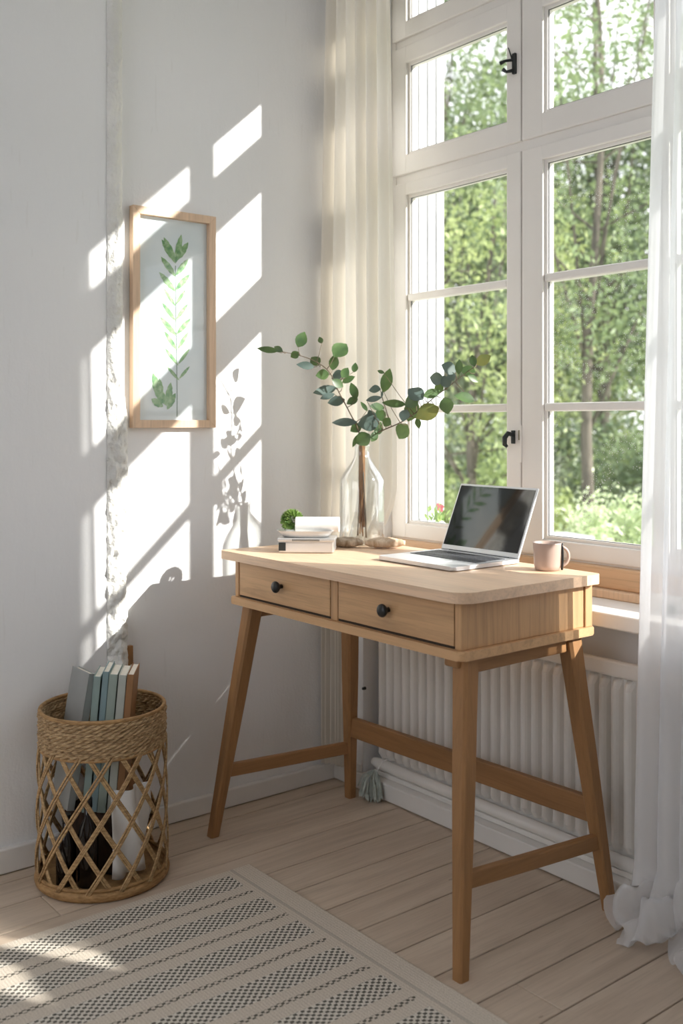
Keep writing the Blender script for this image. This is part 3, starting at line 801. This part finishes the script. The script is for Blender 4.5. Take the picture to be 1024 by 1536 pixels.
def fl(bm, y, z, ang, L, W):       # one printed leaf on the paper
    a = math.radians(ang); d = Vector((0, math.cos(a), math.sin(a))); s = Vector((0, -d.z, d.y)); n_ = 10
    ws = [W*.5*math.sin(math.pi*t)**.8*(1+.12*math.sin(t*25)) for t in [i/n_ for i in range(n_+1)]]
    L *= 1.15; W *= 1.15; c = [Vector((.0064+len(bm.verts)*1.2e-6, y, z))+d*L*i/n_ for i in range(n_+1)]
    u = [bm.verts.new(p+s*(w+.0002)) for p, w in zip(c, ws)]; l = [bm.verts.new(p-s*(w+.0002)) for p, w in zip(c, ws)]
    for i in range(n_): bm.faces.new((u[i], u[i+1], l[i+1], l[i]))
ztop = PZ1-.125
for i in range(9):
    z = ztop-.040*i-.010; yy = cy-.004*math.sin(i*.5)+.0015*i*.5
    L = (.062, .058, .060, .050, .055, .060, .056, .052, .045)[i]; W = (.020, .017, .017, .010, .012, .015, .012, .010, .009)[i]
    fl(bm, yy, z, 128+(i % 3)*4, L, W); fl(bm, yy, z+.004, 55-(i % 3)*4, L*.92, W*.92)
fl(bm, cy-.001, ztop-.012, 78, .070, .018); fl(bm, cy-.002, ztop-.014, 118, .066, .020)
for (dy, dz2, an, L, W) in ((-.066, .020, 108, .075, .024), (-.050, .012, 80, .058, .020), (-.046, .014, 130, .055, .024), (-.062, .012, 150, .035, .02), (-.05, .004, 60, .045, .018), (-.068, .03, 95, .05, .018)):
    fl(bm, cy+dy+.022, PZ0+.045+dz2, an, L, W)
obj('fern_motif', bm, 'pgreen', pp, merge=False)
bm = B(); pts = [(.0062, cy-.002+.006*math.sin(t*2.2)*t, ztop-.02-t*(ztop-.02-PZ0-.03)) for t in [i/12 for i in range(13)]]
tube(bm, pts, .0011, 6); obj('stem_motif', bm, 'pstem', pp)

# ---------------------------------------------------------------- basket
BC = Vector((.176, -.843, 0)); BR_ = .146
bk = empty('basket', BC, 'round woven cane basket holding books against the left wall', 'basket')
bm = B()
for j in range(14):
    zc = .3205+j*.0060
    for st in range(2):
        pts = []; rr_ = BR_-.001+.0015*math.sin(j*1.7); n_ = 170; tw = 46
        ring_pts = []
        for i in range(n_):
            a = 2*math.pi*i/n_; ph = a*tw/1.0*.5+st*math.pi+j*1.3
            ring_pts.append(BC+Vector(((rr_+.0026*math.cos(ph))*math.cos(a), (rr_+.0026*math.cos(ph))*math.sin(a), zc+.0022*math.sin(ph)+.0012*math.sin(a*3+j))))
        rings = []
        for i in range(n_):
            t = (ring_pts[(i+1) % n_]-ring_pts[i-1]).normalized(); nr = Vector((ring_pts[i].x-BC.x, ring_pts[i].y-BC.y, 0)).normalized(); b_ = t.cross(nr)
            rings.append([bm.verts.new(ring_pts[i]+(nr*math.cos(q)+b_*math.sin(q))*.0031) for q in [2*math.pi*k_/6 for k_ in range(6)]])
        for i in range(n_):
            a_, b_ = rings[i], rings[(i+1) % n_]
            for k_ in range(6): bm.faces.new((a_[k_], a_[(k_+1) % 6], b_[(k_+1) % 6], b_[k_]))
obj('rope_band', bm, 'weave', bk, smooth=True)
bm = B()
NST = 13; tot = 2*math.pi*.21
for s_i in range(NST):
    for sg in (-1, 1):
        for off in (-.0042, 0.0, .0042):
            a0 = 2*math.pi*s_i/NST+(0 if sg < 0 else .0)+R.uniform(-.02, .02)*(off == 0)
            pts = []
            for i in range(13):
                t = i/12; a = a0+sg*(t-.5)*tot+off/BR_; z = .020+.305*t
                r_ = BR_+.001+(.003 if sg > 0 else -.001)+.003*math.sin(math.pi*t)*0+.0045*(1-t)
                pts.append(BC+Vector((r_*math.cos(a), r_*math.sin(a), z)))
            tube(bm, pts, .0024, 6, True)
obj('lattice', bm, 'cane', bk, smooth=True)
for q_ in ((.0125, .149, .0120, (.75, 1)), (.028, .150, .0045, None), (.318, BR_, .0040, None), (.404, BR_-.001, .0048, None)):
    bm = B(); ring_tube(bm, BC+Vector((0, 0, q_[0])), q_[1], q_[2], 80, 10, q_[3]); obj('hoop', bm, 'canebase', bk, smooth=True)
bm = B(); r = lathe(bm, BC, [(.001, .012), (.140, .012), (.140, .018), (.001, .018)], 48); obj('bottom', bm, 'canebase', bk)

# things in the basket
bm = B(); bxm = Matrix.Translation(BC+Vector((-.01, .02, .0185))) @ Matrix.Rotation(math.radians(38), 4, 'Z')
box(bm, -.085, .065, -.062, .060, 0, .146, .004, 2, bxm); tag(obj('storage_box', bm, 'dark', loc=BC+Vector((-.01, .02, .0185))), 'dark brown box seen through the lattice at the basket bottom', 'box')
def bottle(x, y, h, label, mt, nm):
    bm = B(); p = BC+Vector((x, y, .0185)); e = empty(nm, p, label, 'bottle')
    r = lathe(bm, p, [(.020, 0), (.0235, .003), (.0235, h*.55), (.018, h*.68), (.009, h*.78), (.0088, h*.93)], 28); closed(bm, r); obj('body', bm, mt, e, smooth=True)
    bm = B(); r = lathe(bm, p, [(.0102, h*.90), (.0102, h)], 20); closed(bm, r); obj('cap', bm, 'black', e)
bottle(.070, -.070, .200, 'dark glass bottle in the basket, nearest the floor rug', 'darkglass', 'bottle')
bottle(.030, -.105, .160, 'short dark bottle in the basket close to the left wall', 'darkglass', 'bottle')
bm = B(); rows = []
for i in range(21):
    t = i/20; row = []
    for j in range(9):
        z = .03+.20*j/8; a = -.25+t*1.1
        r_ = .105+.012*math.sin(t*11+j*.5)
        row.append(bm.verts.new(BC+Vector((r_*math.cos(a), r_*math.sin(a), z))))
    rows.append(row)
for a, b in zip(rows, rows[1:]):
    for j in range(8): bm.faces.new((a[j], a[j+1], b[j+1], b[j]))
o = obj('wrapping_paper', bm, 'paper', smooth=True, loc=BC+Vector((.09, .03, .03))); o.modifiers.new('s', 'SOLIDIFY').thickness = .001
tag(o, 'crumpled white paper inside the basket behind the lattice on its right side', 'paper')

def bookmat(nm, c): M[nm] = plain(nm, c, .6, var=.08, vs=14.)
bookmat('bk_grey', (.36, .37, .36)); bookmat('bk_green', (.30, .40, .38)); bookmat('bk_blue', (.26, .37, .40)); bookmat('bk_sage', (.34, .42, .38)); bookmat('bk_pale', (.52, .56, .52)); bookmat('bk_brown', (.33, .17, .075))
SIDE = RT; BACK = VW
def book(s0, depth0, wth, dep, h, lean, yaw, mt, label, z0=.168):
    """s0: sideways offset in the basket, wth: thickness, dep: cover depth"""
    e = empty('book', BC+RT*s0+VW*depth0+Vector((0, 0, z0)), label, 'book', 'books standing in the basket')
    ax = RT.copy(); ax.rotate(Matrix.Rotation(math.radians(yaw), 3, 'Z')); ay = Vector((-ax.y, ax.x, 0))
    m = Matrix(((ax.x, ay.x, 0, e.location.x), (ax.y, ay.y, 0, e.location.y), (0, 0, 1, e.location.z), (0, 0, 0, 1))) @ Matrix.Rotation(math.radians(lean), 4, 'Y')
    c = .0018; bm = B()
    box(bm, 0, c, 0, dep, 0, h, .0006, 1, m); box(bm, wth-c, wth, 0, dep, 0, h, .0006, 1, m); box(bm, 0, wth, 0, c, 0, h, .0006, 1, m)
    obj('cover', bm, mt, e)
    bm = B(); box(bm, c, wth-c, c, dep-.003, .002, h-.003, 0, 1, m); obj('pages', bm, 'page', e)
book(-.073, -.046, .018, .100, .320, 10, 38, 'bk_grey', 'grey hardback leaning at the left of the books in the basket')
book(-.037, -.055, .017, .11, .320, 5, 6, 'bk_green', 'pale green book just right of the grey hardback in the basket')
book(-.0175, -.050, .015, .11, .330, 5, 6, 'bk_blue', 'thin blue-grey book in the middle of the basket books, third from the left')
book(-.001, -.055, .020, .11, .325, 5, 6, 'bk_sage', 'thick sage green book in the basket, third from the brown one')
book(.0205, -.050, .019, .11, .322, 5, 6, 'bk_pale', 'pale grey-green book standing next to the brown book in the basket')
book(.0415, -.056, .016, .12, .325, 5, 5, 'bk_brown', 'brown book at the right end of the row in the basket')
bm = B(); m = Matrix.Translation((.024, -.700, .0005)) @ Matrix.Rotation(math.radians(-2.0), 4, 'Y')
box(bm, -.007, .007, -.020, .020, 0, .497, .0015, 2, m)
tag(obj('wooden_slat', bm, 'leg', loc=(.024, -.70, 0)), 'brown wooden slat leaning on the wall behind the basket', 'slat')

# ---------------------------------------------------------------- tassel on the radiator pipe
TP = Vector((.215, .000, .078))
tl = empty('tassel', TP, 'grey-green fabric tassel hanging from the left end of the radiator pipe', 'tassel')
bm = B(); pts = [Vector((.170, .026+.0185*math.cos(a), .084+.0185*math.sin(a))) for a in [math.radians(200-i*24) for i in range(10)]]
pts = [Vector((.168, -.001, .060))]+pts[::-1][-9:] if False else [Vector((.213, -.012, .070)), Vector((.214, -.002, .088)), Vector((.215, .010, .101)), Vector((.216, .026, .1035)), Vector((.217, .042, .096))]
tube(bm, pts, .0016, 6); obj('loop', bm, 'paper', tl)
bm = B()
for i in range(230):
    a = R.uniform(0, 6.28); L = R.uniform(.045, .085); sp = R.uniform(.006, .044)
    p0 = TP+Vector((R.uniform(-.006, .006), -.018+R.uniform(-.005, .004), -.004+R.uniform(-.01, .008)))
    dx, dy = sp*math.cos(a), -abs(sp*.8*math.sin(a))-.004
    p1 = p0+Vector((dx*.7, dy*.8, -L*.3)); p2 = p0+Vector((dx*1.1, dy*1.1, 0)); p2.z = max(.004+R.uniform(0, .008), p0.z-L)
    w = R.uniform(.002, .0045); s = Vector((math.sin(a*3), .2, math.cos(a*3)))*w
    v_ = [[bm.verts.new(p-s*k1), bm.verts.new(p+s*k1)] for p, k1 in ((p0, .5), (p1, 1.), (p2, .7))]
    for q, r_ in zip(v_, v_[1:]): bm.faces.new((q[0], q[1], r_[1], r_[0]))
o = obj('fringe', bm, 'tassel', tl, merge=False); o.modifiers.new('s', 'SOLIDIFY').thickness = .0006

# ---------------------------------------------------------------- on the sill
SB = Vector((1.083, .105, .655))
bm = B(); r = []
for (z, s) in ((.0, .82), (.004, .88), (.030, 1.0), (.033, .97)):
    r.append([bm.verts.new(SB+Vector((a*s, b*s, z))) for a, b in ((-.035, -.012), (.050, -.012), (.050, .012), (-.035, .012))])
for a, b in zip(r, r[1:]):
    for q in range(4): bm.faces.new((a[q], a[(q+1) % 4], b[(q+1) % 4], b[q]))
closed(bm, r); tag(obj('sill_trough', bm, 'stone', loc=SB, bevel=.0015), 'small white planter block on the window sill right of the desk', 'planter')
bm = B(); c = SB+Vector((.030, -.026, .002))
for i in range(40):
    a = R.uniform(0, 6.28); e = R.uniform(.1, 1.2); d = Vector((math.cos(a)*math.cos(e), math.sin(a)*math.cos(e)*.6, math.sin(e)))
    p = c+d*R.uniform(.002, .012); leaf(bm, p, d, Vector((R.uniform(-1, 1), -1, R.uniform(0, 1))), .012, .007, .2, .2, 3)
tag(obj('green_sprig', bm, 'euc', loc=c, merge=False), 'little green sprig lying in front of the white planter block', 'sprig')
# flower outside the left casement
FP = Vector((.180, .262, .774))
fo = empty('flower_plant', FP, 'small plant with pink flowers on the outer sill behind the left pane', 'plant')
bm = B(); bf = B()
for i in range(60):
    a = R.uniform(0, 6.28); e = R.uniform(.3, 1.4); d = Vector((math.cos(a)*math.cos(e), math.sin(a)*math.cos(e)*.5, math.sin(e)))
    p = FP+Vector((R.uniform(-.03, .03), R.uniform(-.01, .012), 0))+d*R.uniform(.0, .05)
    p.z = max(p.z, FP.z+.001)
    leaf(bm, p, d, Vector((R.uniform(-1, 1), -1, 0)), .020, .009, .2, .2, 3)
for i in range(7):
    p = FP+Vector((.022+R.uniform(-.012, .014), -.008, .045+R.uniform(-.012, .014)))
    for q in range(5): leaf(bf, p, Vector((math.cos(q*1.256), -.3, math.sin(q*1.256))), Vector((0, -1, 0)), .008, .007, .1, .1, 3)
b3 = B(); lathe(b3, FP, [(.001, -.073), (.022, -.073), (.028, -.004), (.026, .001), (.001, -.004)], 24); obj('pot', b3, 'render', fo, smooth=True)
obj('leaves', bm, 'sprig', fo, merge=False); obj('petals', bf, 'flower', fo, merge=False)

# ---------------------------------------------------------------- outside
GZ = -.75
bm = B(); v = [bm.verts.new(p) for p in ((-45, .9, GZ), (30, .9, GZ), (30, 45, GZ+1.2), (-45, 45, GZ+1.2))]; bm.faces.new(v)
tag(obj('ground', bm, 'grass', merge=False), kind='structure')
bm = B(); lw_a = pd(690, 790, 5.0); lw_b = pd(870, 790, 5.3)
bmx = beam((lw_a.x, lw_a.y, (GZ+.50)/2), (lw_b.x, lw_b.y, (GZ+.50)/2), .25, .50-GZ, .01); bm.free()
tag(obj('garden_wall', bmx, 'render'), 'low white garden wall seen through the lower right window pane', 'wall')

rng = np.random.default_rng(11)
def foliage(name, mat, parent, c, rad, nclump, nleaf, size, spread):
    c = np.array(c); rad = np.array(rad)
    nleaf = int(nleaf*1.3); u = rng.normal(size=(nclump, 3)); u /= np.linalg.norm(u, axis=1)[:, None]
    rr = rng.uniform(.45, 1., size=(nclump, 1))**.6
    cl_ = c+u*rr*rad
    ci = rng.integers(0, nclump, nleaf)
    p = cl_[ci]+rng.normal(size=(nleaf, 3))*spread*rng.uniform(.6, 1.2, size=(nclump, 1))[ci]
    a = rng.normal(size=(nleaf, 3)); a /= np.linalg.norm(a, axis=1)[:, None]
    b = rng.normal(size=(nleaf, 3)); b -= a*(a*b).sum(1)[:, None]; b /= np.linalg.norm(b, axis=1)[:, None]
    s = size*.8*rng.uniform(.6, 1.3, size=(nleaf, 1))
    p[:, 2] = np.maximum(p[:, 2], GZ+.05)
    V = np.stack([p-a*s, p-b*s*.45, p+a*s, p+b*s*.45], axis=1).reshape(-1, 3)
    me = bpy.data.meshes.new(name); n_ = nleaf
    me.vertices.add(4*n_); me.vertices.foreach_set('co', (V-np.array(wloc(parent))).ravel())
    me.loops.add(4*n_); me.loops.foreach_set('vertex_index', np.arange(4*n_))
    me.polygons.add(n_); me.polygons.foreach_set('loop_start', np.arange(0, 4*n_, 4)); me.polygons.foreach_set('loop_total', np.full(n_, 4))
    me.update(); me.materials.append(M[mat])
    o = bpy.data.objects.new(name, me); col.objects.link(o); o.parent = parent
    return cl_
def tree(px, D, h, cr_, mat, label, seed, nleaf=9000, size=.085, tr=.11, lean=0., low=.25):
    rr = random.Random(seed); p = C0+VW*D+RT*((px-512)/F*D); p.z = GZ-.02+max(0, (p.y-.9)/44*1.2)
    e = empty('tree', p, label, 'tree', 'trees outside the window')
    cz = p.z+h*(low+(1-low)/2)
    cl_ = foliage('foliage', mat, e, (p.x, p.y, cz), (cr_, cr_, h*(1-low)/2), 95, nleaf, size, cr_*.135)
    bm = B(); pts = [Vector((p.x+lean*t*t*h*.3+.05*math.sin(t*7+seed), p.y+.05*math.cos(t*6+seed), p.z+t*h*.88)) for t in [i/10 for i in range(11)]]
    tube(bm, pts, [tr*(1-.8*i/10) for i in range(11)], 10)
    for q in range(26):
        j = rr.randrange(3, 10); t_ = Vector(cl_[rr.randrange(len(cl_))])
        if t_.z < pts[j].z: continue
        m_ = pts[j].lerp(t_, .5)+Vector((rr.uniform(-.1, .1), rr.uniform(-.1, .1), -.1))
        tube(bm, [pts[j], m_, t_], [tr*.35*(1-.07*j), tr*.2*(1-.07*j), tr*.05], 6)
    obj('trunk', bm, 'bark', e, smooth=True)
tree(712, 8.6, 4.3, 1.05, 'tree1', 'slim yellow-green tree outside with dark forked trunk behind the left casement', 1, 4200, .042, .055, .12, .30)
tree(890, 8.0, 6.2, 1.25, 'tree2', 'tall slender tree nearest the right casement outside, with a straight dark trunk', 2, 5200, .042, .06, 0, .30)
tree(655, 13., 9.5, 2.0, 'tree2', 'mid-green tree outside behind the left edge of the left casement', 3, 12000, .06)
tree(775, 14., 6.2, 2.2, 'tree3', 'deep green tree outside behind the central window post', 4, 13000, .06)
tree(900, 13., 8.8, 2.4, 'tree2', 'mid-green tree outside, its top in the upper right pane beside the sheer curtain', 5, 8500, .055)
tree(1060, 14., 6.6, 2.4, 'tree3', 'dark green tree outside, hidden mostly by the sheer curtain', 6, 11000, .07)
tree(700, 20., 6.8, 2.8, 'tree1', 'distant yellow-green tree outside between the trunks, left casement', 7, 13000, .08, .12, 0, .05)
tree(850, 20., 6.6, 2.8, 'tree1', 'distant yellow-green tree outside between the trunks, right casement', 8, 13000, .08, .12, 0, .05)
tree(985, 21., 6.5, 2.8, 'tree3', 'distant dark tree outside behind the right end of the right casement', 9, 12000, .08, .12, 0, .05)
tree(560, 18., 7.0, 2.8, 'tree3', 'distant dark tree outside, leftmost of those beyond the panes', 10, 11000, .08, .12, 0, .05)
def shrub(px, D, w, h, mat, label, n_=6000, size=.04):
    p = C0+VW*D+RT*((px-512)/F*D); p.z = GZ+max(0, (p.y-.9)/44*1.2)
    e = empty('shrub', p, label, 'shrub', 'shrubs outside the window')
    cl_ = foliage('foliage', mat, e, (p.x, p.y, p.z+h/2), (w, w, h/2), 60, n_, size, w*.16)
    bm = B()
    for i in range(0, 60, 6): tube(bm, [p, p.lerp(Vector(cl_[i]), .5), Vector(cl_[i])], [.02, .012, .004], 6)
    obj('stem', bm, 'bark', e)
shrub(932, 6.3, .45, 1.30, 'bush', 'light green rounded shrub outside the bottom right pane', 9000, .028)
shrub(735, 9.0, .8, 1.5, 'tree1', 'yellow-green shrub outside behind the laptop and window handle', 6000, .05)
shrub(850, 12.5, 1.3, 1.6, 'tree3', 'dark undergrowth shrub outside below the right casement trees', 7000, .06)
shrub(630, 11.5, 1.1, 1.7, 'tree3', 'dark undergrowth shrub outside at the lower left panes', 6000, .06)
shrub(995, 9.5, .9, 1.7, 'tree2', 'green undergrowth shrub outside right of the light rounded one', 6000, .055)

# ---------------------------------------------------------------- light
w = bpy.data.worlds.new('sky'); bpy.context.scene.world = w; w.use_nodes = True
nt = w.node_tree; nt.nodes.clear()
out = nt.nodes.new('ShaderNodeOutputWorld'); bg = nt.nodes.new('ShaderNodeBackground')
sk = nt.nodes.new('ShaderNodeTexSky'); sk.sky_type = 'HOSEK_WILKIE'; sk.turbidity = 6.; sk.ground_albedo = .5
sd = Vector((1, .63, .575)).normalized(); sk.sun_direction = sd
mx = nt.nodes.new('ShaderNodeMix'); mx.data_type = 'RGBA'; mx.inputs[0].default_value = .9
nt.links.new(sk.outputs[0], mx.inputs[6]); mx.inputs[7].default_value = (.95, .955, 1.0, 1)
nt.links.new(mx.outputs[2], bg.inputs[0]); bg.inputs[1].default_value = 1.9
nt.links.new(bg.outputs[0], out.inputs[0])
L = bpy.data.lights.new('sun', 'SUN'); L.energy = 6.2; L.angle = math.radians(.6); L.color = (1, .95, .88)
so = bpy.data.objects.new('sun', L); col.objects.link(so); so.location = (6, 4, 5)
so.rotation_euler = (-sd).to_track_quat('-Z', 'Y').to_euler()

# ---------------------------------------------------------------- camera
cam = bpy.data.cameras.new('camera'); co = bpy.data.objects.new('camera', cam); col.objects.link(co)
co.location = C0; co.rotation_euler = VW.to_track_quat('-Z', 'Y').to_euler()
cam.sensor_fit = 'HORIZONTAL'; cam.sensor_width = 36.; cam.lens = 36.*F/1024; cam.shift_y = -133/1024
cam.clip_start = .05; cam.clip_end = 200
cam.dof.use_dof = True; cam.dof.focus_distance = 2.4; cam.dof.aperture_fstop = 4.5
sc = bpy.context.scene; sc.camera = co
sc.view_settings.view_transform = 'Standard'; sc.view_settings.look = 'None'; sc.view_settings.gamma = 1; sc.view_settings.use_curve_mapping = False
sc.view_settings.exposure = .62
cy_ = sc.cycles; cy_.use_denoising = True; cy_.max_bounces = 10; cy_.diffuse_bounces = 6; cy_.transparent_max_bounces = 16
cy_.caustics_reflective = False; cy_.caustics_refractive = False; cy_.sample_clamp_indirect = 10
